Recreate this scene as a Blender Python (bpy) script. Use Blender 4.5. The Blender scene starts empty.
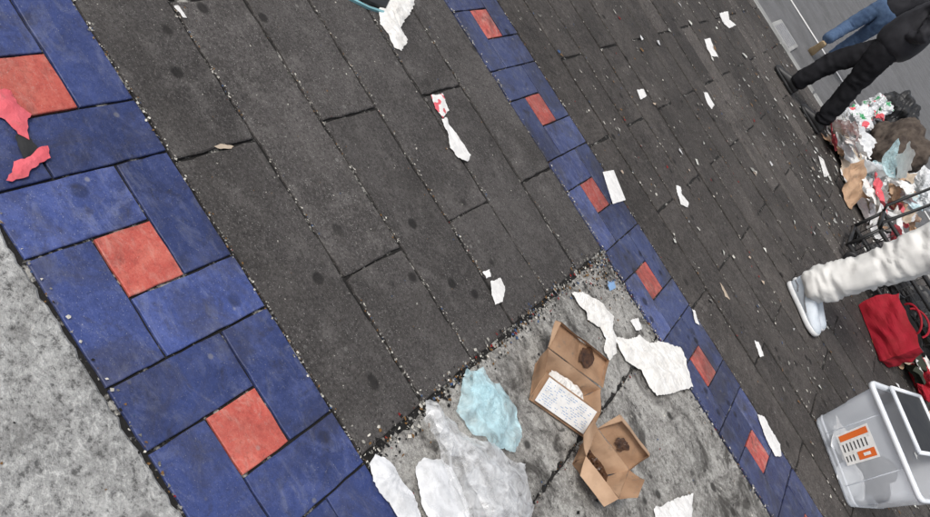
import bpy, bmesh, math, random
from mathutils import Vector, Matrix, noise
random.seed(7)
scene=bpy.context.scene
scene.view_settings.view_transform='Standard'; scene.view_settings.look='None'; scene.view_settings.exposure=0
# ---------------- camera (hand-held phone, 1.5 m high, pitched and rolled) -----------
H=1.5; FP=790.0; TH=math.radians(35.1); RO=math.radians(32.35)
F=Vector((0,math.cos(TH),-math.sin(TH))); U=Vector((0,math.sin(TH),math.cos(TH))); R=Vector((1,0,0))
cr,sr=math.cos(RO),math.sin(RO)
ix=U*cr+R*sr; iy=U*sr-R*cr
cam=bpy.data.cameras.new("camera"); co=bpy.data.objects.new("camera",cam); scene.collection.objects.link(co)
m=Matrix((ix,iy,-F)).transposed().to_4x4(); m.translation=Vector((0,0,H)); co.matrix_world=m
cam.lens=36*FP/930; cam.clip_end=2000; cam.clip_start=.05; scene.camera=co
def G(px,py,z=0.0):
    """survey: photo measurement -> metres on the pavement"""
    dx,dy=px-465,py-258.5
    v=cr*dx-sr*dy; w=sr*dx+cr*dy
    d=F*FP+U*v+R*w
    t=(z-H)/d.z
    return Vector((d.x*t,d.y*t,z))
# ---------------- materials ----------------
def newmat(name):
    m=bpy.data.materials.new(name); m.use_nodes=True
    nt=m.node_tree; b=nt.nodes["Principled BSDF"]; return m,nt,b
def nd(nt,t,**k):
    n=nt.nodes.new(t)
    for a,v in k.items(): setattr(n,a,v)
    return n
def noisen(nt,co,scale,detail=4,rough=.6,dist=0):
    n=nd(nt,'ShaderNodeTexNoise'); n.inputs['Scale'].default_value=scale; n.inputs['Detail'].default_value=detail
    n.inputs['Roughness'].default_value=rough; n.inputs['Distortion'].default_value=dist
    nt.links.new(co,n.inputs['Vector']); return n.outputs['Fac']
def ramp(nt,fac,a,b,va=0,vb=1):
    n=nd(nt,'ShaderNodeMapRange'); n.inputs[1].default_value=a;n.inputs[2].default_value=b;n.inputs[3].default_value=va;n.inputs[4].default_value=vb
    nt.links.new(fac,n.inputs[0]); return n.outputs[0]
def mix(nt,fac,a,b,mode='MIX'):
    n=nd(nt,'ShaderNodeMix',data_type='RGBA',blend_type=mode)
    if isinstance(fac,float): n.inputs[0].default_value=fac
    else: nt.links.new(fac,n.inputs[0])
    for i,x in ((6,a),(7,b)):
        if isinstance(x,tuple): n.inputs[i].default_value=(*x,1)
        else: nt.links.new(x,n.inputs[i])
    return n.outputs[2]
def mathn(nt,op,a,b):
    n=nd(nt,'ShaderNodeMath',operation=op)
    for i,x in ((0,a),(1,b)):
        if isinstance(x,(int,float)): n.inputs[i].default_value=x
        else: nt.links.new(x,n.inputs[i])
    return n.outputs[0]
def bump(nt,b,h,s,d=.01):
    n=nd(nt,'ShaderNodeBump'); n.inputs['Strength'].default_value=s; n.inputs['Distance'].default_value=d
    nt.links.new(h,n.inputs['Height']); nt.links.new(n.outputs[0],b.inputs['Normal'])
def coords(nt): return nd(nt,'ShaderNodeTexCoord').outputs['Object']
def vor(nt,co,scale,thr,soft):
    n=nd(nt,'ShaderNodeTexVoronoi'); n.inputs['Scale'].default_value=scale; nt.links.new(co,n.inputs['Vector'])
    return ramp(nt,n.outputs['Distance'],thr,thr+soft,1,0)
def simple(name,c1,c2=None,scale=12,rough=.7,bs=.3,bscale=60,spec=.3,alpha=1,film=None,dirt=0):
    m,nt,b=newmat(name); c=coords(nt)
    c2=c2 or tuple(x*.7 for x in c1)
    f=ramp(nt,noisen(nt,c,scale),.35,.65)
    col=mix(nt,f,c1,c2)
    if dirt: col=mix(nt,ramp(nt,noisen(nt,c,scale*1.7,5,.7),.56,.72,0,dirt),col,(.16,.14,.11))
    nt.links.new(col,b.inputs['Base Color'])
    b.inputs['Roughness'].default_value=rough; b.inputs['Specular IOR Level'].default_value=spec
    b.inputs['Alpha'].default_value=alpha
    if film:
        lw=nd(nt,'ShaderNodeLayerWeight'); lw.inputs['Blend'].default_value=.35
        a=mathn(nt,'ADD',ramp(nt,noisen(nt,c,26,3,.6,.8),.35,.68,film[0],film[1]),mathn(nt,'MULTIPLY',lw.outputs['Facing'],.35))
        n=mathn(nt,'MINIMUM',a,1.0); nt.links.new(n,b.inputs['Alpha'])
    if bs: bump(nt,b,noisen(nt,c,bscale,2),bs,.003)
    return m
def mottled(name,base,dark,light,tilevar,speck,gum,rough,bs,scuff=None,sc=.6,grime=0,fine=130):
    m,nt,b=newmat(name); c=coords(nt)
    at=nd(nt,'ShaderNodeAttribute',attribute_name='rnd').outputs['Fac']
    col=mix(nt,ramp(nt,noisen(nt,c,2.3,5,.62,.4),.38,.66),base,dark)
    n11=noisen(nt,c,11,5,.72)
    col=mix(nt,ramp(nt,n11,.5,.72,0,.75),col,light)
    if scuff:
        mp=nd(nt,'ShaderNodeMapping'); mp.inputs['Scale'].default_value=(9,17,1); mp.inputs['Rotation'].default_value=(0,0,.7); nt.links.new(c,mp.inputs[0])
        col=mix(nt,ramp(nt,noisen(nt,mp.outputs[0],1.0,6,.78,1.6),.50,.68,0,sc),col,scuff)
    nf=noisen(nt,c,fine,4,.85)
    col=mix(nt,ramp(nt,nf,.52,.64,0,speck),col,light)
    col=mix(nt,ramp(nt,nf,.36,.47,speck,0),col,tuple(x*.3 for x in dark))
    br=ramp(nt,noisen(nt,c,330,2,.6),.67,.71,0,min(1,speck*1.3))
    col=mix(nt,br,col,(.6,.59,.55))
    if gum:
        msk=ramp(nt,noisen(nt,c,1.7,2),.38,.5)
        g=mathn(nt,'MULTIPLY',vor(nt,c,7.5,.11,.06),mathn(nt,'MULTIPLY',msk,gum))
        col=mix(nt,g,col,tuple(x*.30 for x in dark))
        g=vor(nt,c,10.3,.055,.03)
        col=mix(nt,mathn(nt,'MULTIPLY',g,.4),col,(.33,.32,.30))
    if grime:
        col=mix(nt,ramp(nt,noisen(nt,c,4.5,7,.72,1.0),.47,.62,0,grime),col,(.050,.045,.040))
        col=mix(nt,ramp(nt,noisen(nt,c,17,5,.7,.6),.56,.66,0,grime*.9),col,(.032,.028,.026))
    k=ramp(nt,at,0,1,1-tilevar,1+tilevar)
    vm=nd(nt,'ShaderNodeVectorMath',operation='SCALE'); nt.links.new(col,vm.inputs[0]); nt.links.new(k,vm.inputs['Scale'])
    nt.links.new(vm.outputs[0],b.inputs['Base Color'])
    nt.links.new(ramp(nt,n11,.3,.7,rough-.15,min(1,rough+.2)),b.inputs['Roughness'])
    b.inputs['Specular IOR Level'].default_value=.35
    bump(nt,b,nf,bs,.008)
    return m
M_pav=mottled('dark_paver',(.100,.091,.087),(.052,.047,.045),(.18,.168,.16),.2,.7,.85,.85,.75,grime=.3,fine=105)
M_pav2=mottled('brown_paver',(.090,.079,.072),(.043,.037,.034),(.155,.14,.13),.27,.65,.9,.85,.75,grime=.5,fine=60)
M_blue=mottled('blue_tile',(.052,.078,.235),(.029,.042,.125),(.095,.125,.31),.28,.3,.85,.45,.3,scuff=(.17,.19,.30),sc=.55,grime=.42,fine=90)
M_blue2=mottled('blue_tile_worn_sheen',(.060,.080,.20),(.034,.042,.115),(.11,.135,.26),.32,.35,.85,.45,.3,scuff=(.19,.205,.28),sc=.6,grime=.55,fine=70)  # far band greyer: dirt, plus glancing reflection put into the colour
M_red=mottled('red_tile',(.60,.125,.095),(.47,.085,.065),(.70,.23,.17),.12,.3,.5,.55,.3,scuff=(.62,.34,.28),sc=.6,grime=.25,fine=90)
M_red2=mottled('red_tile_worn',(.50,.10,.08),(.36,.065,.055),(.60,.21,.165),.3,.35,.5,.55,.3,scuff=(.50,.32,.28),sc=.6,grime=.55,fine=70)
M_conc=mottled('pale_concrete',(.46,.46,.445),(.27,.27,.265),(.66,.66,.64),.05,.85,.7,.85,1,fine=62,grime=.28)
M_conc2=mottled('worn_concrete',(.45,.435,.405),(.23,.222,.205),(.64,.63,.59),.08,.7,1,.85,.9,scuff=(.15,.14,.125),grime=.88,fine=75)
M_kerb=mottled('kerb_concrete',(.36,.36,.35),(.25,.25,.24),(.45,.45,.44),.08,.3,.3,.85,.4)
M_road=mottled('asphalt',(.15,.15,.155),(.10,.10,.10),(.22,.22,.22),.0,.4,.3,.85,.4)
m,nt,b=newmat('grout'); c=coords(nt)
nt.links.new(mix(nt,ramp(nt,noisen(nt,c,12,5,.8),.55,.63),(.012,.011,.010),(.38,.37,.34)),b.inputs['Base Color']); b.inputs['Roughness'].default_value=.95
bump(nt,b,noisen(nt,c,200,2),.8,.004); M_grout=m
m,nt,b=newmat('litter_flecks'); at=nd(nt,'ShaderNodeAttribute',attribute_name='col').outputs['Color']; nt.links.new(at,b.inputs['Base Color']); b.inputs['Roughness'].default_value=.8; M_fleck=m
M_paper=simple('white_paper',(.84,.83,.81),(.72,.71,.69),20,.8,.15,90,dirt=.3)
M_tissue=simple('tissue',(.84,.83,.80),(.70,.68,.64),25,.9,.3,90,dirt=.3)
M_poly=simple('white_polythene',(.84,.85,.86),(.76,.77,.78),12,.3,.15,60,.5,film=(.72,1.0),dirt=.2)
M_pink=simple('pink_cloth',(.76,.15,.18),(.62,.10,.12),18,.8,.3,150,dirt=.3)
M_black=simple('black_plastic',(.02,.02,.022),(.03,.03,.03),18,.45,.2,50,.4)
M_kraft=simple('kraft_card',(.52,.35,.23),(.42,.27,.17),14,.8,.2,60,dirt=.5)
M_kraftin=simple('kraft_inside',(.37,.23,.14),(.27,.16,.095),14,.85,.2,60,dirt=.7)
M_stain=simple('food_stain',(.030,.014,.008),(.09,.042,.02),60,.35,.8,120,.5)
M_bluebag=simple('blue_film',(.58,.86,.93),(.66,.90,.95),14,.25,.2,40,.6,film=(.22,.62))
M_bluerim=simple('teal_edge',(.25,.5,.55),None,14,.4,0)
M_clear=simple('clear_film',(.88,.89,.90),(.80,.82,.84),16,.22,.2,40,.7,film=(.12,.58))
M_whitebag=simple('white_film',(.80,.81,.82),(.62,.64,.65),7,.35,.2,30,.5,dirt=.4)
M_brown=simple('brown_fleece',(.115,.092,.075),(.05,.038,.032),12,.95,.9,80)
M_redfab=simple('red_fabric',(.42,.012,.03),(.30,.01,.018),9,.7,.25,120)
M_green=simple('olive_fabric',(.03,.04,.028),(.045,.05,.035),9,.85,.4,120)
M_beige=simple('beige_cloth',(.55,.46,.36),(.42,.34,.26),9,.85,.3,120,dirt=.3)
M_dark=simple('black_trouser_cloth',(.010,.010,.012),(.018,.018,.021),9,.9,.4,160,.15)
M_jacket=simple('dark_jacket_cloth',(.020,.020,.024),(.033,.033,.039),9,.7,.4,160,.25)
M_jean=simple('denim',(.05,.085,.16),(.08,.13,.22),14,.9,.4,220)
M_cream=simple('white_fleece',(.82,.81,.78),(.74,.73,.70),9,.92,.3,160)
M_shoe=simple('white_leather',(.66,.71,.76),(.56,.62,.68),30,.55,.3,150)
M_sole=simple('white_rubber',(.80,.81,.81),(.70,.70,.70),30,.6,.2,90)
M_tan=simple('tan_suede',(.45,.34,.21),(.36,.26,.15),20,.85,.3,150)
M_skin=simple('skin',(.45,.27,.19),(.40,.23,.16),20,.55,.15,120)
M_hair=simple('hair',(.02,.014,.01),(.03,.02,.015),60,.6,.9,150)
M_eye=simple('eye',(.02,.02,.02),None,10,.2,0)
M_grey=simple('grey_hoodie_cloth',(.22,.22,.23),(.17,.17,.18),9,.9,.4,160)
M_bin=simple('clear_polypropylene',(.90,.94,1.0),(.86,.90,.96),6,.18,.05,30,.7,alpha=.46)
M_binrim=simple('bin_rim_plastic',(.86,.89,.92),(.80,.83,.87),6,.35,.1,30,.5)
M_orange=simple('orange_print',(.75,.16,.03),(.7,.14,.03),6,.5,0)
M_inkb=simple('blue_print',(.25,.40,.62),(.2,.33,.55),6,.6,0)
M_greenp=simple('green_print',(.10,.42,.20),(.08,.33,.15),6,.5,.2)
M_steel=simple('grey_steel',(.3,.3,.31),(.2,.2,.21),20,.4,.2,80,.5)
# ---------------- mesh helpers ----------------
def obj_from_bm(name,bm,mats,smooth=False,parent=None):
    me=bpy.data.meshes.new(name); bm.to_mesh(me); bm.free()
    for x in mats: me.materials.append(x)
    if smooth:
        for p in me.polygons: p.use_smooth=True
    o=bpy.data.objects.new(name,me); scene.collection.objects.link(o)
    if parent: o.parent=parent
    return o
def empty(name,loc=(0,0,0)):
    e=bpy.data.objects.new(name,None); e.empty_display_size=.1; scene.collection.objects.link(e); e.location=loc; return e
def plank(bm,x0,x1,y0,y1,z,bev,mi,lay,val,jit=0,seg=.09,tilt=0,depth=.02):
    pts=[];nrm=[]
    def edge(a,b,n):
        L=(Vector(b)-Vector(a)).length; k=max(1,int(L/seg))
        for i in range(k):
            p=Vector(a).lerp(Vector(b),i/k)
            if i and jit: p=p+Vector(n)*random.uniform(-jit,jit)
            pts.append(p); nrm.append(Vector(n) if i else None)
    edge((x0,y0),(x1,y0),(0,1)); edge((x1,y0),(x1,y1),(-1,0)); edge((x1,y1),(x0,y1),(0,-1)); edge((x0,y1),(x0,y0),(1,0))
    cx,cy=(x0+x1)/2,(y0+y1)/2
    tx,ty=random.uniform(-tilt,tilt),random.uniform(-tilt,tilt)
    inner=[];outer=[];low=[]
    for p,n in zip(pts,nrm):
        if n is None:
            r=random.uniform(1,2.2) if jit else 1
            p=p+Vector((math.copysign(bev*(r-1)*.5,cx-p.x),math.copysign(bev*(r-1)*.5,cy-p.y)))
            q=p+Vector((math.copysign(bev,cx-p.x),math.copysign(bev,cy-p.y)))
        else: q=p+n*bev
        dz=(p.x-cx)*tx+(p.y-cy)*ty
        inner.append(bm.verts.new((q.x,q.y,z+dz))); outer.append(bm.verts.new((p.x,p.y,z+dz-bev*.8))); low.append(bm.verts.new((p.x,p.y,z-depth)))
    fs=[bm.faces.new(inner)]
    n=len(pts)
    for i in range(n):
        j=(i+1)%n
        fs.append(bm.faces.new((outer[i],outer[j],inner[j],inner[i]))); fs.append(bm.faces.new((low[i],low[j],outer[j],outer[i])))
    for f in fs:
        f.material_index=mi
        for l in f.loops: l[lay]=(val,val,val,1)
def flat(name,x0,x1,y0,y1,z,mat,parent=None):
    bm=bmesh.new(); bm.faces.new([bm.verts.new(p) for p in ((x0,y0,z),(x1,y0,z),(x1,y1,z),(x0,y1,z))]); return obj_from_bm(name,bm,[mat],parent=parent)
# ---------------- ground ----------------
Lu=.15
YL=.85; YA=1.305; YB0=3.017; YB1=3.467; KERB=9.15
flat('ground',-400,400,-400,400,-.13,M_road)
pv=empty('pavement')
flat('mortar_bed',-14,14,-6,KERB+.02,-.002,M_grout,pv)
def tile_band(name,y0,xphase,mats,Lx=Lu,w=.455):
    bm=bmesh.new(); lay=bm.loops.layers.color.new('rnd'); c=w/3; g=.003
    for k in range(-24,26):
        X=xphase+k*3*Lx
        def T(a,b,c0,c1,mi):
            plank(bm,X+a*Lx+g,X+b*Lx-g,y0+c0*c+g,y0+c1*c-g,.006+random.uniform(-.0012,.0012),.002,mi,lay,random.random(),.0014,.035,.008)
        T(0,1,0,2,0); T(0,2,2,3,0); T(1,2,1,2,1); T(1,3,0,1,0); T(2,3,1,3,0)
    return obj_from_bm(name,bm,mats,parent=pv)
r1=G(140,258).x; r2=G(593,196).x
tile_band('tile_band',YL,r1-1.5*Lu,[M_blue,M_red])
tile_band('tile_band_far',YB0,r2-1.5*Lu,[M_blue2,M_red2],w=.45)
def pavers(name,y0,n,cw,xl,xr,mat,par0=0,g=.006):
    bm=bmesh.new(); lay=bm.loops.layers.color.new('rnd')
    for r in range(n):
        a=y0+r*cw; off=-.58 if (r+par0)%2==0 else -.13
        k0=int((xl-off)/.9)-1; x=off+k0*.9
        while x<xr:
            xa,xb=max(x,xl),min(x+.9,xr)
            if xb-xa>.05: plank(bm,xa+g*.7,xb-g*.7,a+g,a+cw-g,.006+random.uniform(-.0025,.0025),.004,0,lay,random.random(),.004,.045,.005)
            x+=.9
    return obj_from_bm(name,bm,[mat],parent=pv)
cw=(YB0-YA)/6
XC=.28
pavers('paving_courses',YA,6,cw,-13,XC-.004,M_pav)
pavers('paving_courses_far',YB1,20,(KERB-.02-YB1)/20,-13,13,M_pav2,1,.009)
def slab(name,x0,x1,y0,y1,mat,jit):
    bm=bmesh.new(); lay=bm.loops.layers.color.new('rnd'); plank(bm,x0,x1,y0,y1,.006,.006,0,lay,.5,jit,.02)
    return obj_from_bm(name,bm,[mat],parent=pv)
slab('concrete_slab',XC+.016,.703,YA+.012,YB0-.012,M_conc2,.009)
slab('concrete_slab_b',.715,13,YA+.012,YB0-.012,M_conc2,.005)
slab('concrete_walk',-13,13,-6,YL-.010,M_conc,.005)
bm=bmesh.new(); lay=bm.loops.layers.color.new('rnd')
x=-13
while x<13:
    plank(bm,x+.004,x+1.496,KERB,KERB+.17,.008,.012,0,lay,random.random(),.002,.1,0,depth=.14); x+=1.5
obj_from_bm('kerb',bm,[M_kerb])
flat('gutter',-13,13,KERB+.18,KERB+.65,-.124,M_kerb)
flat('lane_line',-13,13,KERB+3.2,KERB+3.32,-.124,M_paper)
p=G(784,36,-.12)
bm=bmesh.new(); lay=bm.loops.layers.color.new('rnd')
plank(bm,p.x-.2,p.x+.2,p.y-.35,p.y+.35,-.10,.01,0,lay,.9)
for i in range(5): plank(bm,p.x-.15,p.x+.15,p.y-.28+i*.12,p.y-.22+i*.12,-.092,.004,1,lay,.5)
obj_from_bm('utility_cover',bm,[M_kerb,M_steel])
# ---------------- scattered flecks ----------------
bm=bmesh.new(); lay=bm.loops.layers.color.new('col')
def fleck(x,y,s,col,z=.009):
    k=random.choice((3,4,4,5)); a0=random.random()*6.28; st=random.uniform(.3,1); b0=random.random()*3.14
    vs=[]
    for i in range(k):
        a=a0+i*6.283/k+random.uniform(-.3,.3); r=s*random.uniform(.6,1)
        dx,dy=r*math.cos(a),r*math.sin(a)*st; dx,dy=dx*math.cos(b0)-dy*math.sin(b0),dx*math.sin(b0)+dy*math.cos(b0)
        vs.append(bm.verts.new((x+dx,y+dy,z+random.uniform(0,.35)*s)))
    f=bm.faces.new(vs)
    for l in f.loops: l[lay]=(*col,1)
def fc(wh=.62):
    r=random.random()
    if r<wh: g=random.uniform(.4,.85); return (g,g*.98,g*.93)
    if r<wh+.14: return (.45,.33,.18)
    if r<.92: return (.03,.025,.02)
    if r<.95: return (.5,.06,.05)
    return (.2,.3,.45)
def clump(x,y,s,thr): return noise.noise(Vector((x*s,y*s,3)))>thr
for r in range(7):
    y=YA+r*cw
    for i in range(480 if r else 800):
        x=random.uniform(-2.4,XC if r else 2.2)
        if r and not clump(x,y,4,-.05): continue
        fleck(x,y+random.gauss(0,.005),random.uniform(.0015,.006),fc(.8))
for y in (YL,YB0,YB1):
    for i in range(700):
        fleck(random.uniform(-3.5,4.5),y+random.gauss(0,.008),random.uniform(.002,.007),fc())
for i in range(900):
    fleck(XC+random.gauss(.012,.022),random.uniform(YA,YB0),random.uniform(.002,.010),fc(.45))
for i in range(500):
    fleck(random.uniform(.3,2.4),YB0-abs(random.gauss(0,.03)),random.uniform(.002,.009),fc(.3))
    fleck(random.uniform(.3,2.0),YA+abs(random.gauss(0,.03)),random.uniform(.002,.008),fc(.35))
for i in range(400):   # crumbs drifted into the slab corner
    a,b2=abs(random.gauss(0,.09)),abs(random.gauss(0,.14)); fleck(XC+.01+a,YB0-.01-b2,random.uniform(.002,.009),fc(.2))
for i in range(260): fleck(.709+random.gauss(0,.008),random.uniform(YA,YB0),random.uniform(.002,.007),fc(.2))
cwf=(KERB-.02-YB1)/20
for r in range(1,20):
    y=YB1+r*cwf
    for i in range(240):
        x=random.uniform(-5,6)
        if clump(x,y,2,-.05): fleck(x,y+random.gauss(0,.007),random.uniform(.004,.012),fc(.78))
for i in range(4800):
    x,y=random.uniform(-5,6),random.uniform(YB1,KERB)
    if clump(x,y,1.1,-.15): fleck(x,y,min(.03,abs(random.gauss(0,.008))+.003),fc(.72))
for i in range(1100): fleck(random.uniform(-2.6,.3),random.uniform(YA,YB0),abs(random.gauss(0,.002))+.001,fc(.8))
for i in range(1500): fleck(random.uniform(.3,2.6),random.uniform(YA,YB0),abs(random.gauss(0,.003))+.001,fc(.4))
for i in range(300): fleck(random.uniform(-1.5,1.5),random.uniform(.3,YL),abs(random.gauss(0,.002))+.001,fc())
for i in range(380):
    g=random.uniform(.55,.85); y=YB1+(KERB-YB1)*random.random()**.75; x=random.uniform(-3.5,5)
    fleck(x,y,random.uniform(.012,.034),random.choice(((g,g,g*.96),(g,g,g*.96),(g,g,g),(.5,.38,.24),(g,g*.9,g*.8))),.011)
for i in range(120):   # denser near the rubbish heap
    g=random.uniform(.6,.85); fleck(random.gauss(1.2,.6),random.gauss(7.4,.6),random.uniform(.015,.045),(g,g,g*.97),.012)
obj_from_bm('litter_debris',bm,[M_fleck])
# ---------------- sheets (paper, cloth, film) ----------------
def dist_poly(p,poly):
    d=9
    for i in range(len(poly)):
        a=poly[i];b=poly[(i+1)%len(poly)];ab=b-a
        t=max(0,min(1,(p-a).dot(ab)/max(ab.dot(ab),1e-9))); d=min(d,(a+ab*t-p).length)
    return d
class Fold:
    """sharp crease field: warped triangular folds in random directions"""
    def __init__(s,f,n=6,warp=.25):
        s.f=f; s.w=warp; s.d=[]
        for i in range(n):
            v=Vector((random.gauss(0,1),random.gauss(0,1),random.gauss(0,1))).normalized()
            s.d.append((v,f*random.uniform(.5,2.2),random.random()*9))
        s.s=Vector((random.random()*50,random.random()*50,random.random()*50))
    def __call__(s,p):
        q=p+noise.noise_vector(p*s.f*.55+s.s)*(s.w/s.f)*2
        h=0;W=0
        for v,k,ph in s.d:
            t=q.dot(v)*k+ph; w=s.f/k
            h+=abs((t%1)*2-1)*w; W+=w
        return h/W
def sheet(name,pts,mat,amp=.006,dome=0.0,cell=.012,z0=.009,freq=12,jit=.3,parent=None,mats=None,mfun=None,smooth=False,world=False):
    P=[Vector(p) for p in pts] if world else [G(*p) for p in pts]; poly=[Vector((p.x,p.y)) for p in P]
    area=sum(poly[i].x*poly[(i+1)%len(poly)].y-poly[(i+1)%len(poly)].x*poly[i].y for i in range(len(poly)))
    if area<0: poly.reverse()
    out=[]
    for i,a in enumerate(poly):
        b=poly[(i+1)%len(poly)]; k=max(1,int((b-a).length/cell))
        for j in range(k):
            q=a.lerp(b,j/k)
            out.append(q+Vector((random.uniform(-1,1),random.uniform(-1,1)))*cell*jit)
    bm=bmesh.new(); bm.faces.new([bm.verts.new((q.x,q.y,0)) for q in out])
    bmesh.ops.triangulate(bm,faces=bm.faces[:])
    for it in range(8):
        es=[e for e in bm.edges if e.calc_length()>cell*1.5 and not e.is_boundary]
        if not es: break
        bmesh.ops.subdivide_edges(bm,edges=es,cuts=1); bmesh.ops.triangulate(bm,faces=bm.faces[:])
        if len(bm.faces)>14000: break
    inn=[v for v in bm.verts if not v.is_boundary]
    for it in range(4): bmesh.ops.smooth_vert(bm,verts=inn,factor=.5,use_axis_x=True,use_axis_y=True,use_axis_z=True)
    F1=Fold(freq,6,.3); F2=Fold(freq*3.2,5,.3); F3=Fold(freq*.5,2,.5)
    for v in bm.verts:
        q=Vector((v.co.x,v.co.y)); d=dist_poly(q,poly); w=Vector((v.co.x,v.co.y,0))
        hg=1-math.exp(-d/.025)
        h1=F1(w); h2=F2(w)
        v.co.z=z0+amp*(h1*.75+h2*.3)*(.55+.45*hg)+dome*hg*(.2+.8*F3(w))*(.5+.5*h1)
        dd=noise.noise_vector(w*freq*2)*amp*.3; v.co.x+=dd.x; v.co.y+=dd.y
    bm.normal_update()
    for f in bm.faces:
        if f.normal.z<0: f.normal_flip()
        if mfun: f.material_index=mfun(f.calc_center_median())
    return obj_from_bm(name,bm,mats or [mat],smooth,parent)
e=empty('dropped_cloth')
sheet('white_cloth',[(376,12),(385,2),(392,-12),(412,-10),(412,8),(404,20),(398,30),(405,42),(400,53),(392,50),(386,36),(378,26)],M_tissue,.016,.012,.007,parent=e,freq=18)
e=empty('plastic_tray')
bm=bmesh.new()
def prism(bm,base,z0,z1,mi=0,taper=0):
    c=sum(base,Vector())/len(base)
    lo=[bm.verts.new((p.x,p.y,z0)) for p in base]; hi=[bm.verts.new((p.x+(c.x-p.x)*taper,p.y+(c.y-p.y)*taper,z1)) for p in base]
    k=len(base); fs=[bm.faces.new(hi)]
    for i in range(k): fs.append(bm.faces.new((lo[i],lo[(i+1)%k],hi[(i+1)%k],hi[i])))
    for f in fs: f.material_index=mi
prism(bm,[G(346,-10),G(352,-2),G(368,7),G(383,12),G(390,-2),G(396,-20)],.008,.024,0,.08)
prism(bm,[G(348,0),G(366,9),G(382,14),G(381,15.8),G(366,10.8),G(347,1.5)],.008,.018,1,.02)
obj_from_bm('tray_body',bm,[M_black,M_bluerim],parent=e)
e=empty('pink_glove')
sheet('palm',[(-12,92),(8,95),(16,107),(28,118),(25,128),(27,143),(17,138),(4,124),(-12,118)],M_pink,.016,.010,.007,parent=e,freq=16)
sheet('finger_part',[(6,184),(12,166),(22,162),(30,158),(36,150),(46,149),(48,160),(36,169),(26,174),(24,179),(12,184)],M_pink,.016,.010,.007,parent=e,freq=16)
sheet('dark_lining',[(13,137),(26,138),(37,152),(27,163),(20,160)],M_black,.006,.005,.008,parent=e)
redm=lambda c:1 if noise.noise(c*40)>.12 else 0
sheet('food_wrapper',[(429,97),(441,95),(447,112),(441,120),(433,110)],M_paper,.008,.004,.006,mats=[M_paper,M_pink],mfun=redm)
def scrap(pts,**k): return sheet('paper_scrap',pts,M_paper,k.pop('amp',.010),k.pop('dome',.0),k.pop('cell',.008),freq=k.pop('freq',20),**k)
scrap([(439,121),(445,119),(447,129),(450,140),(460,150),(468,157),(466,163),(456,160),(448,150),(445,135)],amp=.014)
scrap([(488,283),(498,279),(503,290),(500,303),(493,306),(489,296)])
scrap([(480,273),(487,271),(489,278),(484,280)])
scrap([(601,173),(612,171),(624,201),(611,205)],amp=.004,jit=.05)
scrap([(674,186),(679,188),(680,195),(687,204),(686,209),(679,205),(676,197)])
scrap([(703,40),(709,39),(712,47),(717,58),(710,57),(706,50)],cell=.015)
scrap([(718,14),(727,12),(728,20),(735,26),(728,29),(722,24)],cell=.015)
scrap([(702,93),(706,94),(713,106),(710,110),(705,103)],cell=.015)
scrap([(635,91),(642,90),(645,97),(639,101)])
scrap([(817,156),(822,160),(828,176),(823,178)],cell=.015)
scrap([(752,341),(757,343),(762,357),(758,358)])
scrap([(755,415),(762,417),(768,429),(778,445),(779,457),(773,457),(763,438)])
scrap([(650,510),(672,500),(690,494),(688,530),(655,530)],amp=.016,dome=.004)
scrap([(690,310),(693,312),(697,326),(693,324)])
scrap([(628,322),(636,319),(640,330),(634,332)])
scrap([(172,8),(176,7),(185,20),(182,20)],amp=.004)
sheet('leaf_litter',[(212,148),(218,146),(232,148),(228,151),(216,150)],M_beige,.004,.0,.006)
sheet('leaf_litter',[(718,283),(722,288),(728,300),(724,298)],M_beige,.004,.0,.01)
sheet('bottle_cap',[(605,283),(612,281),(614,289),(608,292)],M_inkb,.002,.008,.006)
sheet('paper_napkin',[(568,293),(580,294),(592,300),(600,305),(610,318),(610,330),(615,340),(613,354),(606,362),(600,350),(603,340),(596,328),(584,322),(586,314),(577,308)],M_tissue,.022,.010,.007,freq=16)
sheet('paper_napkin',[(611,338),(628,341),(636,336),(646,344),(660,343),(679,350),(680,362),(690,388),(672,393),(654,397),(645,388),(638,372),(622,362)],M_tissue,.026,.012,.008,freq=11)
sheet('plastic_bag',[(458,382),(464,372),(472,374),(478,370),(484,380),(496,386),(500,396),(512,410),(511,424),(517,440),(510,455),(500,449),(490,452),(478,440),(468,436),(460,424),(451,412),(456,398)],M_bluebag,.040,.018,.006,freq=10)
sheet('plastic_bag_layer',[(462,392),(478,384),(492,398),(502,420),(496,438),(474,424)],M_bluebag,.035,.02,.006,z0=.020,freq=13)
sheet('plastic_bag_layer',[(464,376),(474,378),(484,396),(478,410),(466,398)],M_bluebag,.03,.01,.006,z0=.028,freq=16)
sheet('plastic_bag',[(418,405),(428,408),(436,420),(450,426),(462,442),(484,446),(500,458),(519,468),(520,488),(526,510),(522,545),(470,545),(458,520),(450,492),(436,470),(430,446),(416,425)],M_clear,.046,.018,.007,z0=.016,freq=8)
sheet('plastic_bag_layer',[(440,436),(462,448),(490,470),(510,500),(505,540),(480,530),(460,490)],M_clear,.04,.02,.007,z0=.03,freq=11)
sheet('plastic_bag_layer',[(420,412),(432,416),(446,440),(452,462),(440,460),(426,436)],M_clear,.04,.01,.007,z0=.03,freq=14)
sheet('dropped_bag',[(412,470),(420,461),(436,463),(448,470),(457,484),(463,503),(465,535),(440,545),(424,525),(415,505)],M_poly,.030,.018,.007,freq=8)
sheet('dropped_bag',[(366,466),(372,458),(382,461),(390,470),(398,484),(412,500),(420,530),(395,520),(380,500),(370,485)],M_poly,.028,.012,.007,freq=9)
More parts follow.
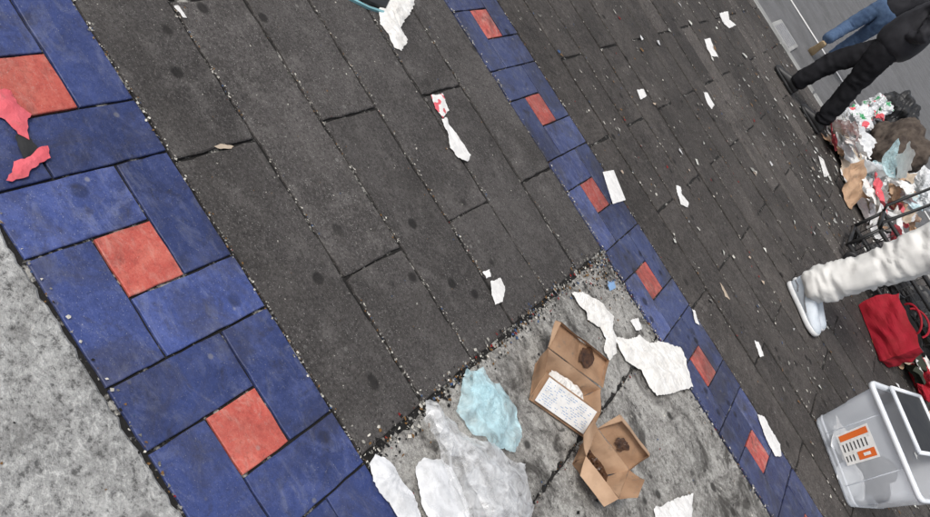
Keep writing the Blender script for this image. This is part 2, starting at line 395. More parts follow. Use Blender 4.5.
# ---------------- takeaway boxes ----------------
def quad(bm,a,b,c,d,mi,n=1,mi2=None,crump=.0):
    N=10; g=[]
    nr=(b-a).cross(d-a).normalized()
    for i in range(N+1):
        row=[]
        for j in range(N+1):
            u,v=i/N,j/N
            p=(a*(1-u)+b*u)*(1-v)+(d*(1-u)+c*u)*v
            p=p+nr*noise.noise(p*18)*crump
            row.append(p)
        g.append(row)
    def lay(off,m,flip):
        vs=[[bm.verts.new(p+nr*off) for p in r] for r in g]
        for i in range(N):
            for j in range(N):
                q=[vs[i][j],vs[i+1][j],vs[i+1][j+1],vs[i][j+1]]
                if flip: q.reverse()
                bm.faces.new(q).material_index=m
    lay(.0009,mi,False); lay(-.0009,mi if mi2 is None else mi2,True)
def takeaway(name,origin,ang,L,W,Hh,lid_len,lid_ang,label,side_flaps,stain,fslope=0):
    e=empty(name); c,s=math.cos(ang),math.sin(ang)
    def P(x,y,z): return Vector((origin.x+c*x-s*y,origin.y+s*x+c*y,z+.010))
    bm=bmesh.new(); f=.018
    b=[P(f,f,0),P(L-f,f,0),P(L-f,W-f,0),P(f,W-f,0)]; t=[P(0,0,Hh),P(L,0,Hh),P(L,W,Hh),P(0,W,Hh)]
    if fslope: b[0]=P(.0,-fslope,0.004); b[1]=P(L,-fslope,0.004)
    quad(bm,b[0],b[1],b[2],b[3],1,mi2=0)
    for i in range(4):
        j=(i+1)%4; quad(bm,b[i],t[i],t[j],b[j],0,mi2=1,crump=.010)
    la=math.radians(lid_ang); ly,lz=math.cos(la)*lid_len,math.sin(la)*lid_len
    h0,h1=P(0,W+.002,Hh),P(L,W+.002,Hh); l0,l1=P(.004,W+ly,Hh+lz),P(L-.004,W+ly,Hh+lz)
    quad(bm,h0,h1,l1,l0,1,mi2=0,crump=.010)
    nrm=Vector((s*math.sin(la),-c*math.sin(la),math.cos(la)))
    rim=.02
    quad(bm,l0,l1,P(L-.012,W+ly-.01,Hh+lz)+nrm*rim,P(.012,W+ly-.01,Hh+lz)+nrm*rim,0,mi2=0,crump=.004)
    quad(bm,h0,l0,P(.012,W+ly-.01,Hh+lz)+nrm*rim,h0+nrm*.006,0,mi2=0,crump=.003)
    quad(bm,h1,l1,P(L-.012,W+ly-.01,Hh+lz)+nrm*rim,h1+nrm*.006,0,mi2=0,crump=.003)
    if side_flaps:
        quad(bm,t[0],t[3],P(-.05,W-.03,Hh+.03),P(-.055,.03,Hh+.02),0,mi2=1,crump=.008)
        quad(bm,t[1],t[2],P(L+.035,W-.03,Hh+.045),P(L+.035,.03,Hh+.04),0,mi2=1,crump=.008)
        quad(bm,t[0],t[1],P(L-.02,-.05,Hh-.025),P(.03,-.045,Hh-.03),0,mi2=0,crump=.008)
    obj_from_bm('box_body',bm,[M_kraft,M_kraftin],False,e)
    def blot(o,ex,ey,rx,ry,name2,lift=.0085):
        bm=bmesh.new(); nn=ex.cross(ey); ring=[]
        c0=bm.verts.new(o+nn*lift)
        for r in (.35,.7,1):
            ring.append([bm.verts.new(o+ex*(rx*r*math.cos(a)*(1+.5*noise.noise(Vector((math.cos(a)*1.6,math.sin(a)*1.6,rx*90)))))+ey*(ry*r*math.sin(a)*(1+.5*noise.noise(Vector((math.sin(a)*2,math.cos(a)*2,ry*70)))))+nn*(lift-.001*r+.002*random.random()*(r<1))) for a in [k*6.283/28 for k in range(28)]])
        for k in range(28):
            j=(k+1)%28
            bm.faces.new((c0,ring[0][k],ring[0][j]))
            for q in (0,1): bm.faces.new((ring[q][k],ring[q+1][k],ring[q+1][j],ring[q][j]))
        obj_from_bm(name2,bm,[M_stain],True,e)
    ex=(h1-h0).normalized(); ey=(l0-h0).normalized()
    blot((h0+h1+l0+l1)/4+ey*stain[2]+ex*stain[3],ex,ey,stain[0],stain[1],'grease_stain',.0105)
    if side_flaps:
        blot(P(L*.55,W*.55,.004),Vector((c,s,0)),Vector((-s,c,0)),L*.40,W*.42,'food_residue')
        bm=bmesh.new()
        for k in range(26):
            v=bmesh.ops.create_icosphere(bm,subdivisions=1,radius=random.uniform(.004,.011))['verts']
            o=P(L*random.uniform(.25,.85),W*random.uniform(.25,.8),.015)
            for q in v: q.co=q.co*random.uniform(.7,1.3)+o
        obj_from_bm('food_scraps',bm,[M_stain],False,e)
    if label:
        bm=bmesh.new(); wn=(t[1]-t[0]).cross(b[0]-t[0]).normalized()
        if wn.y>0: wn=-wn
        def W_(u,v,o): return (b[0]*(1-u)+b[1]*u)*(1-v)+(t[0]*(1-u)+t[1]*u)*v+wn*o
        bm.faces.new([bm.verts.new(W_(*q,.0115)) for q in ((.04,.08),(.90,.08),(.90,.94),(.04,.94))])
        for r in range(10):
            v=.16+r*.073; u=.08
            while u<.84:
                w=random.uniform(.01,.05)
                if u+w<.86 and random.random()<.6: 
                    bm.faces.new([bm.verts.new(W_(*q,.0125)) for q in ((u,v),(u+w,v),(u+w,v+.018),(u,v+.018))]).material_index=1
                u+=w+.014
        obj_from_bm('printed_label',bm,[M_paper,M_inkb],parent=e)
        sh=[P(L*x,W*y,0) for x,y in ((.2,.35),(.45,.15),(.85,.3),(.8,.75),(.5,.85),(.25,.7))]
        sheet('crumpled_napkin',[tuple(q) for q in sh],M_tissue,.03,.02,.007,z0=.03,freq=20,parent=e,world=True)
    return e
o1=G(526,401); o2=G(582,440); d=(o2-o1); an=math.atan2(d.y,d.x); n=Vector((-math.sin(an),math.cos(an),0))
takeaway('takeaway_box',o1+n*.075,an,d.length,.10,.070,.11,12,True,False,(.038,.034,.005,.03),fslope=.075)
o1=G(565,464); o2=G(598,514)
takeaway('takeaway_box',o1,math.atan2((o2-o1).y,(o2-o1).x)+.12,(o2-o1).length*.92,.14,.075,.085,60,False,True,(.024,.022,-.01,.0))
# ---------------- lumps ----------------
def lump(name,p,size,mat,seed,amp=.35,freq=3.0,sub=5,rot=0,mats=None,mfun=None,parent=None,smooth=True,crease=True):
    bm=bmesh.new(); bmesh.ops.create_icosphere(bm,subdivisions=sub,radius=1)
    s=Vector((seed*7.3,seed*3.1,seed*1.7)); cz,sz=math.cos(rot),math.sin(rot)
    F1=Fold(freq*.35,6,.4); F2=Fold(freq,6,.3)
    for v in bm.verts:
        d=v.co.normalized()
        if crease: r=1+amp*noise.noise(d*1.3+s)+amp*1.1*(F1(d)-.5)+amp*.5*(F2(d)-.5)
        else:
            q=d*freq*.5+s; r=1+amp*(noise.noise(d*1.3+s))+amp*.5*noise.noise(q*1.5)+amp*.3*(1-2*abs(noise.noise(q*4)))+amp*.1*noise.noise(q*13)
        co=Vector((d.x*size[0],d.y*size[1],d.z*size[2]))*r
        co.z=max(co.z+size[2]*.8,.0+.01*abs(noise.noise(d*9)))
        v.co=Vector((co.x*cz-co.y*sz,co.x*sz+co.y*cz,co.z))+Vector((p[0],p[1],p[2] if len(p)>2 else .008))
    if mfun:
        for f in bm.faces: f.material_index=mfun(f.calc_center_median())
    return obj_from_bm(name,bm,mats or [mat],smooth,parent)
col3=lambda c:(1 if noise.noise(c*11)>.33 else 2 if noise.noise(c*9+Vector((5,5,5)))>.38 else 0)
def gz(px,py,z=0): p=G(px,py); return (p.x,p.y,.008+z)
heap=empty('rubbish_heap')
lump('bag',gz(866,182),(.22,.3,.10),M_whitebag,2,.6,5,parent=heap,smooth=False)
lump('bag',gz(882,208),(.2,.25,.10),M_whitebag,3,.6,4.5,parent=heap,smooth=False)
lump('bag',gz(905,200),(.22,.3,.20),M_whitebag,4,.6,5,parent=heap,smooth=False)
lump('printed_bag',gz(850,124),(.14,.28,.12),M_whitebag,5,.6,5,mats=[M_whitebag,M_greenp,M_pink],mfun=col3,parent=heap,smooth=False)
lump('printed_bag',gz(866,114),(.14,.35,.16),M_whitebag,6,.6,5,mats=[M_whitebag,M_greenp,M_pink],mfun=col3,parent=heap,smooth=False)
lump('brown_blanket',gz(871,160),(.26,.42,.32),M_brown,7,.3,3,rot=.3,crease=False)
lump('black_bag',gz(878,122),(.25,.35,.26),M_black,8,.5,4,parent=heap,smooth=False)
def crumple(name,c,size,mat,rot,amp,parent,mats=None,mfun=None,fr=6):
    N=22; bm=bmesh.new(); F1=Fold(fr/1,6,.3); ph=random.random()*9; g=[]
    Rm=Matrix.Rotation(rot[2],3,'Z')@Matrix.Rotation(rot[0],3,'X')@Matrix.Rotation(rot[1],3,'Y'); cv=random.uniform(-1,1)
    for i in range(N+1):
        row=[]
        for j in range(N+1):
            u,v=i/N-.5,j/N-.5
            k=1+.5*noise.noise(Vector((u*3+ph,v*3,ph)))
            p=Vector((u*size[0]*k,v*size[1]*k,0)); p.z=amp*(F1(p+Vector((ph,0,0)))-.5)*2+cv*(u*u+v*v*.6)*size[0]*.8
            q=Rm@p+Vector(c); q.z=max(q.z,.012+.004*random.random()); row.append(bm.verts.new(q))
        g.append(row)
    for i in range(N):
        for j in range(N):
            f=bm.faces.new((g[i][j],g[i+1][j],g[i+1][j+1],g[i][j+1]))
            if mfun: f.material_index=mfun(f.calc_center_median())
    return obj_from_bm(name,bm,mats or [mat],False,parent)
hm=[M_whitebag,M_paper,M_whitebag,M_clear,M_tissue,M_paper,M_whitebag,M_clear,M_poly,M_beige,M_kraft,M_pink,M_bluebag]
for i in range(80):
    x=random.uniform(.85,2.15); y=random.uniform(7.7,8.9)+(.3 if x<1.1 else 0); hmax=.08+.38*max(0,1-abs(x-1.5)/.9)*min(1,(y-7.5)/.7)
    if abs(x-1.3)<.2 and random.random()<.6: continue
    s=random.uniform(.12,.34)
    crumple('loose_wrapping',(x,y,random.uniform(.03,hmax)),(s,s*random.uniform(.5,1.2)),random.choice(hm),(random.uniform(-.7,.9),random.uniform(-.6,.6),random.random()*6),s*.16,heap,fr=random.uniform(5,12))
sheet('flattened_carton',[(828,133),(843,128),(858,142),(862,158),(866,170),(864,190),(871,212),(864,224),(854,206),(846,190),(838,175),(836,152)],M_paper,.07,.03,.03,freq=5,mats=[M_paper,M_beige],mfun=lambda c:1 if noise.noise(c*3)>.3 else 0)
# ---------------- red tote and clothes ----------------
def tube(bm,pts,rad,seg=8,mi=0):
    rings=[]
    for i,p in enumerate(pts):
        t=(pts[min(i+1,len(pts)-1)]-pts[max(i-1,0)]).normalized()
        a=t.cross(Vector((0,0,1))); a=a.normalized() if a.length>.05 else Vector((1,0,0)); b=t.cross(a)
        r=rad[i] if isinstance(rad,(list,tuple)) else rad
        rings.append([bm.verts.new(p+a*r*math.cos(k*6.2832/seg)+b*r*math.sin(k*6.2832/seg)) for k in range(seg)])
    for i in range(len(rings)-1):
        for k in range(seg):
            bm.faces.new((rings[i][k],rings[i][(k+1)%seg],rings[i+1][(k+1)%seg],rings[i+1][k])).material_index=mi
    bm.faces.new(rings[0][::-1]).material_index=mi; bm.faces.new(rings[-1]).material_index=mi
def loft(bm,rings,mi=0,cap0=False,cap1=False):
    vs=[[bm.verts.new(p) for p in r] for r in rings]; n=len(vs[0])
    for i in range(len(vs)-1):
        for k in range(n): bm.faces.new((vs[i][k],vs[i][(k+1)%n],vs[i+1][(k+1)%n],vs[i+1][k])).material_index=mi
    if cap0: bm.faces.new(vs[0][::-1]).material_index=mi
    if cap1: bm.faces.new(vs[-1]).material_index=mi
    return vs
e=empty('red_tote_bag')
ra=G(857,306); rb=G(878,361); d=rb-ra; an=math.atan2(d.y,d.x); c,s=math.cos(an),math.sin(an); TL=d.length; TW=.18; THh=.28
def TP(x,y,z): return Vector((ra.x+c*x-s*y,ra.y+s*x+c*y,z+.012))
bm=bmesh.new(); rings=[]; Ff=Fold(7,6,.4); NZ=22
for iz in range(NZ+1):
    t=iz/NZ; z=THh*t; fl=.02*math.sin(t*3.1); ins=.0+.045*t; r=[]
    per=[]
    x0,x1,y0,y1=-fl+ins*.3,TL+fl-ins*.3,-fl+ins,TW+fl-ins
    for a,b2 in (((x0,y0),(x1,y0)),((x1,y0),(x1,y1)),((x1,y1),(x0,y1)),((x0,y1),(x0,y0))):
        for k in range(12): u=k/12; per.append((a[0]+(b2[0]-a[0])*u,a[1]+(b2[1]-a[1])*u))
    cx,cy=TL/2,TW/2
    for x,y in per:
        q=TP(x,y,z); h=(Ff(q)-.5)*.09
        r.append(TP(x+(x-cx)*h*2.5,y+(y-cy)*h*6,z*(1+.25*noise.noise(Vector((x*6,y*6,1))))))
    rings.append(r)
loft(bm,rings,0,True,False)
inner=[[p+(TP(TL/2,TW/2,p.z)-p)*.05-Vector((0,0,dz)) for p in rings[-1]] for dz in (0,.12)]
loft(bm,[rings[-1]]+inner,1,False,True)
for yy in (.045,TW-.045):
    tube(bm,[TP(TL/2+TL*.26*math.cos(a),yy-(.03 if yy<.1 else -.03)*math.sin(a),THh+.07*math.sin(a)) for a in [k*math.pi/12 for k in range(13)]],.008,6,0)
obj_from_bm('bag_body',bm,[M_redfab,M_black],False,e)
g=G(893,352)
lump('olive_jacket',(g.x,g.y+.05,.008),(.20,.16,.08),M_green,12,.55,4,smooth=False)
sheet('crumpled_clothes',[(880,345),(900,335),(918,345),(925,365),(905,372),(886,362)],M_beige,.07,.05,.014,z0=.05,freq=6)
lump('red_garment',(g.x+.28,g.y+.05,.008),(.16,.14,.07),M_redfab,14,.55,4,smooth=False)
lump('black_rubbish_bag',(g.x+.12,g.y+.5,.008),(.35,.22,.2),M_black,15,.5,4,smooth=False)
for i in range(18):
    s_=random.uniform(.07,.2); crumple('loose_wrapping',(g.x+random.uniform(-.1,.6),g.y+random.uniform(-.15,.5),random.uniform(.03,.2)),(s_,s_*.8),random.choice([M_paper,M_redfab,M_black,M_kraft,M_whitebag,M_green]),(random.uniform(-.5,.6),random.uniform(-.5,.5),random.random()*6),s_*.14,heap,fr=10)
# ---------------- black folding cart ----------------
e=empty('folding_cart')
cb=G(836,250); cx0,cy0=cb.x,cb.y
bm=bmesh.new()
Lc,Wc,z0,z1=1.1,.5,.10,.34
def B(x,y,z): return Vector((cx0+x,cy0+y+x*.02,z))
C=[(0,0),(Lc,0),(Lc,Wc),(0,Wc)]
for z in (z0,z1):
    for i in range(4): tube(bm,[B(*C[i],z),B(*C[(i+1)%4],z)],.016)
for x,y in C: tube(bm,[B(x,y,.08),B(x,y,z1)],.014)
for k in range(1,16):
    tube(bm,[B(Lc*k/16,0,z0),B(Lc*k/16,0,z1)],.004,5); tube(bm,[B(Lc*k/16,0,z0),B(Lc*k/16,Wc,z0)],.004,5); tube(bm,[B(Lc*k/16,Wc,z0),B(Lc*k/16,Wc,z1)],.004,5)
for k in range(1,4): tube(bm,[B(0,0,z0+(z1-z0)*k/4),B(Lc,0,z0+(z1-z0)*k/4)],.004,5)
for y in (0,Wc): tube(bm,[B(0,y,z1),B(-.04,y,z1+.05),B(0.0,y+.0,z1+.5)],.013)
tube(bm,[B(0,0,z1+.5),B(0,Wc,z1+.5)],.016)
obj_from_bm('frame',bm,[M_black],True,e)
for x,y in C:
    bm=bmesh.new(); p=B(x+(.1 if x==0 else -.1),y-.02 if y==0 else y+.02,.06)
    rr=[]
    for dy,r in ((-.012,.01),(-.012,.04),(-.008,.052),(.008,.052),(.012,.04),(.012,.01)):
        rr.append([bm.verts.new((p.x+r*math.cos(a),p.y+dy,p.z+r*math.sin(a))) for a in [k*6.2832/24 for k in range(24)]])
    for i in range(5):
        for k in range(24): bm.faces.new((rr[i][k],rr[i][(k+1)%24],rr[i+1][(k+1)%24],rr[i+1][k]))
    bm.faces.new(rr[0]); bm.faces.new(rr[-1]); obj_from_bm('wheel',bm,[M_black],True,e)
q=B(.62,.25,0); lump('cart_load',(q.x,q.y,z0+.01),(.42,.2,.11),M_black,17,.4,4,parent=e,smooth=False)
# ---------------- storage bin ----------------
e=empty('storage_bin')
b0=G(812,418); b1=G(846,508)
dv=(b1-b0); ang=math.atan2(dv.y,dv.x); LL=dv.length; WW=.42; HH=.36
c,s=math.cos(ang),math.sin(ang)
def P(x,y,z): return Vector((b0.x+c*x-s*y,b0.y+s*x+c*y,z+.010))
def rrect(x0,x1,y0,y1,z,r,n=5):
    out=[]
    for cx,cy,a0 in ((x1-r,y0+r,-90),(x1-r,y1-r,0),(x0+r,y1-r,90),(x0+r,y0+r,180)):
        for k in range(n+1):
            a=math.radians(a0+90*k/n); out.append(P(cx+r*math.cos(a),cy+r*math.sin(a),z))
    return out
bm=bmesh.new(); t=.045
def ring(f,z,o=0,r=.04): return rrect(-t*f-o,LL+t*f+o,-t*f-o,WW+t*f+o,z,r)
loft(bm,[ring(0,.015,-.012),ring(0,0,-.005),ring(0,.012,0),ring(.5,HH*.5),ring(.55,HH*.55,.004),ring(.95,HH*.94,.004)])
bm.faces.new([bm.verts.new(p) for p in ring(0,.002,-.006)])
obj_from_bm('tub',bm,[M_bin],True,e)
bm=bmesh.new()
loft(bm,[ring(.95,HH*.93,.006),ring(.95,HH*.93,.024),ring(.95,HH*.97,.026),ring(1,HH,.022),ring(1,HH,.004),ring(1,HH*.94,.001)])
obj_from_bm('rim',bm,[M_binrim],True,e)
bm=bmesh.new()
for k in (1,5): 
    x=.03+k*(LL-.06)/6; tube(bm,[P(x,-.004,.03),P(x,-t*.9-.005,HH*.9)],.003,5)
loft(bm,[ring(.02,.03,.004),ring(.04,.036,.005),ring(.05,.042,.002)])
obj_from_bm('ribs',bm,[M_bin],True,e)
bm=bmesh.new()
def Q(u,v,o): return P(-t*v+u*(LL+2*t*v),-t*v-o,HH*v)
def patch(u0,u1,v0,v1,o,mi): bm.faces.new([bm.verts.new(Q(*q,o)) for q in ((u0,v0),(u1,v0),(u1,v1),(u0,v1))]).material_index=mi
patch(.28,.60,.22,.70,.009,0); patch(.30,.36,.25,.67,.011,1); patch(.50,.58,.42,.67,.011,1)
for k in range(7): patch(.39,.47,.26+k*.055,.275+k*.055,.011,2)
for k in range(3): patch(.51,.57,.25+k*.05,.265+k*.05,.011,2)
patch(.525,.555,.5,.6,.0125,0)
obj_from_bm('sticker',bm,[M_paper,M_orange,M_black],parent=e)
q=P(LL*.62,WW*.66,0); lump('bin_clothes',(q.x,q.y,.02),(.15,.10,.10),M_black,21,.4,4,rot=ang,parent=e,smooth=False)
q=P(LL*.3,WW*.3,0); crumple('bin_paper',(q.x,q.y,.06),(.22,.18),M_paper,(.2,.1,.4),.02,e)
q=P(LL*.72,WW*.3,0); crumple('bin_wrapping',(q.x,q.y,.07),(.24,.2),M_whitebag,(.1,-.3,1.4),.03,e)
bm=bmesh.new()
qd=[P(-.05,WW*.36,HH+.016),P(LL*.62,WW*.36,HH+.016),P(LL*.64,WW+.05,HH+.05),P(-.03,WW+.05,HH+.05)]
quad(bm,*qd,0); obj_from_bm('lid_panel',bm,[M_black],True,e)
bm=bmesh.new(); pts=qd+[qd[0]]
for i in range(4): tube(bm,[pts[i],pts[i+1]],.011)
obj_from_bm('lid_edge',bm,[M_binrim],True,e)
# ---------------- people ----------------
def skin(name,V,E,Rr,mat,parent,sub=2,fold=0,ff=10,zf=2.2,seed=0):
    me=bpy.data.meshes.new(name); me.from_pydata([tuple(v) for v in V],E,[]); o=bpy.data.objects.new(name,me); scene.collection.objects.link(o)
    md=o.modifiers.new('s','SKIN'); md.use_smooth_shade=True
    for i,r in enumerate(Rr):
        sv=me.skin_vertices[0].data[i]; sv.radius=r if isinstance(r,tuple) else (r,r); sv.use_root=(i==0)
    sb=o.modifiers.new('b','SUBSURF'); sb.levels=sub; sb.render_levels=sub
    dg=bpy.context.evaluated_depsgraph_get(); dg.update()
    nm=bpy.data.meshes.new_from_object(o.evaluated_get(dg)); o.modifiers.clear(); o.data=nm
    if fold:
        s=Vector((seed*5.1,seed*2.3,0)); nn=[v.normal.copy() for v in nm.vertices]
        for v,n in zip(nm.vertices,nn):
            q=Vector((v.co.x*ff*.6,v.co.y*ff*.6,v.co.z*ff*zf*.5))+s
            q+=Vector((0,0,noise.noise(q*.7)*1.5))
            v.co=v.co+n*fold*((1-2*abs(noise.noise(q)))*.8+.5*noise.noise(q*2.3)+.3*(1-2*abs(noise.noise(q*3.7))))
    nm.materials.clear(); nm.materials.append(mat)
    for p in nm.polygons: p.use_smooth=True; p.material_index=0
    o.parent=parent; return o
def shoe(parent,heel,ang,L,upper,sole,pitch=0,laces=True):
    e=empty('shoe'); e.parent=parent
    T=[0,.03,.1,.2,.32,.45,.58,.7,.82,.92,.98,1]; Wd=[.018,.028,.035,.038,.037,.037,.041,.047,.049,.042,.028,.012]
    Ht=[.07,.088,.10,.105,.105,.095,.082,.070,.060,.052,.042,.03]
    k=L/.3
    bm=bmesh.new(); rings=[]
    for t,w,h in zip(T,Wd,Ht):
        r=[]
        for i in range(20):
            a=i*6.2832/20; ca,sa=math.cos(a),math.sin(a)
            y=w*math.copysign(abs(ca)**.75,ca); z=(.024 if sa<0 else .024+(h-.024)*abs(sa)**.8)
            if sa>0: y*=1-.25*sa*(1 if t<.5 else .5)
            r.append(Vector((t*L,y*k,z*k)))
        rings.append(r)
    loft(bm,rings,0,True,True)
    if laces:
        for j in range(6):
            t=.36+j*.055; h=.103-.007*j*1.05
            tube(bm,[Vector((t*L,-.026*k,(h-.022)*k)),Vector((t*L+.004,-.012*k,(h-.003)*k)),Vector((t*L+.006,.012*k,(h-.003)*k)),Vector((t*L,.026*k,(h-.022)*k))],.0035,6,1)
        for sgn in (1,-1):
            tube(bm,[Vector((.25*L,sgn*.037*k,.075*k)),Vector((.4*L,sgn*.0375*k,.05*k)),Vector((.6*L,sgn*.043*k,.035*k))],.004,6,2)
            tube(bm,[Vector((.02*L,sgn*.024*k,.05*k)),Vector((.12*L,sgn*.036*k,.055*k)),Vector((.22*L,sgn*.039*k,.04*k))],.004,6,2)
    bmesh.ops.recalc_face_normals(bm,faces=bm.faces[:])
    o1=obj_from_bm('upper',bm,[upper,sole,M_steel if laces else sole],True,e)
    bm=bmesh.new(); out=[]
    lv=[(0,-.004),(.004,.002),(.014,.004),(.022,.003),(.027,.0)]
    for z,o in lv:
        r=[]
        for t,w in zip(T,Wd): r.append(Vector((t*L+(o if t>.9 else -o if t<.1 else 0),(w+o)*k,z*k+max(0,t-.8)*.03)))
        for t,w in list(zip(T,Wd))[::-1]: r.append(Vector((t*L+(o if t>.9 else -o if t<.1 else 0),-(w+o)*k,z*k+max(0,t-.8)*.03)))
        out.append(r)
    loft(bm,out,0,True,True); bmesh.ops.recalc_face_normals(bm,faces=bm.faces[:])
    o2=obj_from_bm('sole',bm,[sole],True,e)
    M=Matrix.Translation(heel)@Matrix.Rotation(ang,4,'Z')@Matrix.Translation((L*.85,0,0))@Matrix.Rotation(pitch,4,'Y')@Matrix.Translation((-L*.85,0,0))
    for o in (o1,o2): o.data.transform(M)
    return M
def person(name,hip,face,knees,ankles,m_leg,m_top,leg_r=1.0,lean=.05,arms=None,fold=.01,seed=1,cuff=1.0,boxy=1.0,hem=.02):
    e=empty(name)
    fw=Vector((math.cos(face),math.sin(face),0)); lt=Vector((-fw.y,fw.x,0)); up=Vector((0,0,1))
    hip=Vector(hip)
    V=[hip+up*.04]; E=[]; Rr=[(.15*min(boxy,1.1),.12*min(boxy,1.1))]
    V.append(hip+up*.14); E.append((0,1)); Rr.append((.14,.11))
    for i,sg in enumerate((1,-1)):
        h=hip+lt*.085*sg-up*.05; k=Vector(knees[i]); a=Vector(ankles[i]); b=len(V)
        V+=[h,h.lerp(k,.35),h.lerp(k,.7),k,k.lerp(a,.35),k.lerp(a,.7),k.lerp(a,.92),a]
        Rr+=[.098*leg_r,.092*leg_r,.08*leg_r,.072*leg_r,.070*leg_r,.064*leg_r*cuff,.066*leg_r*cuff,.055*leg_r*cuff]
        E.append((0,b)); E+=[(b+j,b+j+1) for j in range(7)]
    skin('trousers',V,E,Rr,m_leg,e,3,fold,12,2.4,seed)
    ch=hip+up*.42+fw*lean*.5; nk=hip+up*.56+fw*lean
    V=[hip-up*hem,hip+up*.2+fw*lean*.2,ch,nk]; E=[(0,1),(1,2),(2,3)]; Rr=[(.17*boxy,.14*boxy),(.155*boxy,.125*boxy),(.15*(1+(boxy-1)*.4),.12*(1+(boxy-1)*.4)),(.075,.07)]
    hands=[]
    for i,sg in enumerate((1,-1)):
        sh=ch+lt*.19*sg+up*.07; el,wr=arms[i] if arms else ((-.04,.06,-.30),(.10,.03,-.53))
        el=sh+fw*el[0]+lt*sg*el[1]+up*el[2]; wr=sh+fw*wr[0]+lt*sg*wr[1]+up*wr[2]
        b=len(V); V+=[sh,sh.lerp(el,.5),el,el.lerp(wr,.5),wr]; Rr+=[.07,.062,.055,.05,.042]
        E.append((2,b)); E+=[(b+j,b+j+1) for j in range(4)]; hands.append((el,wr,sg))
    skin('jacket',V,E,Rr,m_top,e,3,fold*.8,12,1.6,seed+3)
    for el,wr,sg in hands:
        d=(wr-el).normalized(); a=fw-d*fw.dot(d); a=a.normalized(); n=d.cross(a)*(-sg)
        V=[wr-d*.02,wr+d*.03,wr+d*.07]; E=[(0,1),(1,2)]; Rr=[(.026,.02),(.032,.016),(.036,.014)]
        for j,(o,l) in enumerate(((.028,.075),(.009,.085),(-.010,.078),(-.028,.06))):
            b=len(V); base=wr+d*.085+a*o
            V+=[base,base+d*l*.45+n*.006,base+d*l*.75+n*.02,base+d*l*.9+n*.034]; Rr+=[.0095,.009,.0085,.007]
            E.append((2,b)); E+=[(b,b+1),(b+1,b+2),(b+2,b+3)]
        b=len(V); V+=[wr+d*.035+a*.032,wr+d*.06+a*.05+n*.01,wr+d*.085+a*.055+n*.02]; Rr+=[.012,.010,.008]; E+=[(1,b),(b,b+1),(b+1,b+2)]
        skin('hand',V,E,Rr,M_skin,e,1)
    hc=nk+up*.20+fw*.03
    bm=bmesh.new(); tube(bm,[nk-up*.04,nk+up*.04,nk+up*.13+fw*.02],[.062,.055,.052],16); obj_from_bm('neck',bm,[M_skin],True,e)
    bm=bmesh.new(); bmesh.ops.create_icosphere(bm,subdivisions=4,radius=1)
    for v in bm.verts:
        x,y,z=v.co
        wx=.098;wy=.074;wz=.118
        if z<0: wy*=1-.35*z*z; wx*=1-.12*z*z
        X=x*wx;Y=y*wy;Z=z*wz
        if x>0:
            X+=.026*math.exp(-((y/.16)**2+((z+.12)/.16)**2))
            X-=.009*math.exp(-(((abs(y)-.4)/.16)**2+((z-.08)/.12)**2))
            X+=.006*math.exp(-((y/.3)**2+((z+.5)/.07)**2)); X+=.01*math.exp(-((y/.3)**2+((z+.85)/.15)**2))
        v.co=hc+fw*X+lt*Y+up*Z
    obj_from_bm('head',bm,[M_skin],True,e)
    bm=bmesh.new()
    for sg in (1,-1):
        r=bmesh.ops.create_icosphere(bm,subdivisions=2,radius=1)['verts']
        for v in r: v.co=hc+fw*(v.co.x*.018-.005)+lt*(sg*.076+v.co.y*.009)+up*(v.co.z*.03-.005)
    obj_from_bm('ears',bm,[M_skin],True,e)
    bm=bmesh.new()
    for sg in (1,-1):
        r=bmesh.ops.create_icosphere(bm,subdivisions=2,radius=.011)['verts']
        for v in r: v.co+=hc+fw*.080+lt*sg*.031+up*.010
    obj_from_bm('eyes',bm,[M_eye],True,e)
    bm=bmesh.new(); bmesh.ops.create_icosphere(bm,subdivisions=4,radius=1)
    dl=[v for v in bm.verts if (v.co.x>.35 and v.co.z<.55) or v.co.z<-.35]
    bmesh.ops.delete(bm,geom=dl,context='VERTS')
    for v in bm.verts:
        n=1+.05*noise.noise(v.co*8); v.co=hc+fw*(v.co.x*.108*n-.004)+lt*v.co.y*.086*n+up*(v.co.z*.13*n+.004)
    obj_from_bm('hair',bm,[M_hair],True,e)
    return e
fa=G(782,86); fb=G(809,124); face=math.pi-.1
pk=((-.13,.08,-.25),(.0,-.07,-.36))
A=person('pedestrian_in_black',(fa.x*.45+fb.x*.55-.03,(fa.y+fb.y)/2+.04,.90),face,
  [(fa.x*.2+fb.x*.8-.02,fb.y-.02,.50),(fa.x+.06,fa.y+.1,.49)],[(fb.x+.04,fb.y,.10),(fa.x+.04,fa.y+.08,.09)],M_dark,M_jacket,1.25,.10,
  arms=[pk,pk],fold=.016,seed=2,boxy=1.5,hem=.09)
shoe(A,Vector((fb.x+.12,fb.y,.010)),face,.31,M_black,M_black,.0,False)
shoe(A,Vector((fa.x+.12,fa.y+.09,.010)),face,.31,M_black,M_black,.0,False)
f=G(808,50,-.12); 
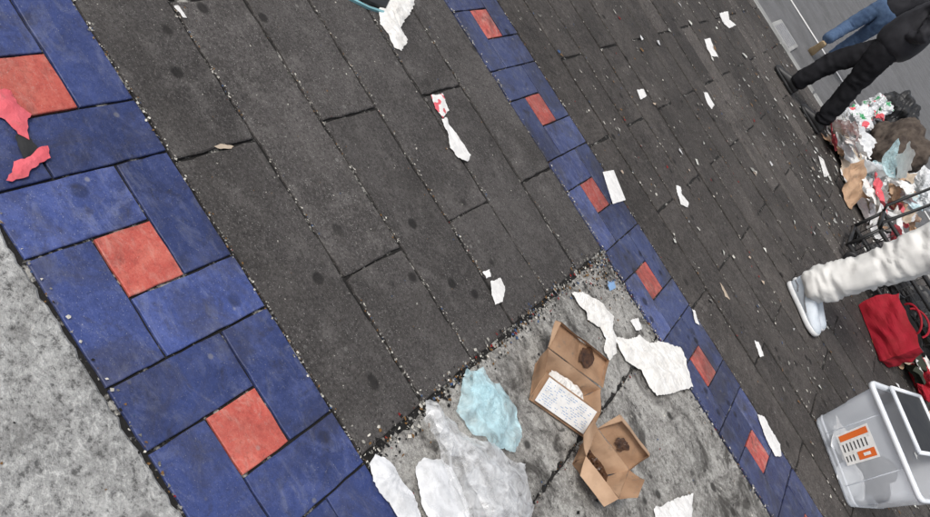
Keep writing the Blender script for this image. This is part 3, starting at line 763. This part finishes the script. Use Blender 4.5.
J=person('pedestrian_in_jeans',(f.x+.12,f.y+.42,.80),math.pi/2-.1,[(f.x+.02,f.y+.40,.36),(f.x+.22,f.y+.62,.38)],[(f.x+.01,f.y-.10,.14),(f.x+.24,f.y+.66,-.03)],M_jean,M_jacket,1.1,.08,
  arms=[((-.10,.08,-.26),(.14,.0,-.38))]*2,fold=.012,seed=5)
shoe(J,Vector((f.x+.02,f.y-.22,-.118)),math.pi/2-.1,.30,M_tan,M_tan,.95)
shoe(J,Vector((f.x+.24,f.y+.58,-.118)),math.pi/2-.1,.30,M_tan,M_tan,0)
hl=G(786,284); tl=G(814,343); dd=(tl-hl); fang=math.atan2(dd.y,dd.x); 
h1=Vector((hl.x,hl.y,.010)); u=dd.normalized(); lt=Vector((-u.y,u.x,0))
an1=h1+u*.075+Vector((0,0,.10)); h2=h1+lt*.14-u*.03; an2=h2+u*.085+Vector((0,0,.10))
W_=person('pedestrian_in_sweatpants',(h1.x+.19,h1.y+.08,.92),fang,
  [(an2.x+.07,an2.y-.02,.50),(an1.x+.06,an1.y+.0,.49)],[tuple(an2),tuple(an1)],M_cream,M_grey,1.28,.05,fold=.026,seed=9,cuff=1.22)
shoe(W_,h1,fang,.355,M_shoe,M_sole,0); shoe(W_,h2,fang,.355,M_shoe,M_sole,0)
# ---------------- light ----------------
el=math.radians(55); az=math.radians(215)
w=bpy.data.worlds.new("World"); scene.world=w; w.use_nodes=True; nt=w.node_tree; bg=nt.nodes['Background']
sky=nt.nodes.new('ShaderNodeTexSky'); sky.sky_type='NISHITA'; sky.sun_disc=False; sky.sun_elevation=el; sky.sun_rotation=az; sky.dust_density=4; sky.air_density=1; sky.ozone_density=.6
hs=nt.nodes.new('ShaderNodeHueSaturation'); hs.inputs['Saturation'].default_value=.4
nt.links.new(sky.outputs[0],hs.inputs['Color']); nt.links.new(hs.outputs[0],bg.inputs['Color']); bg.inputs['Strength'].default_value=.145
sd=bpy.data.lights.new('sun','SUN'); sd.energy=1.5; sd.angle=math.radians(16); sd.color=(1,.97,.93)
so=bpy.data.objects.new('sun',sd); scene.collection.objects.link(so)
sv=Vector((math.sin(az)*math.cos(el),math.cos(az)*math.cos(el),math.sin(el)))
so.rotation_euler=sv.to_track_quat('Z','Y').to_euler(); so.location=sv*20
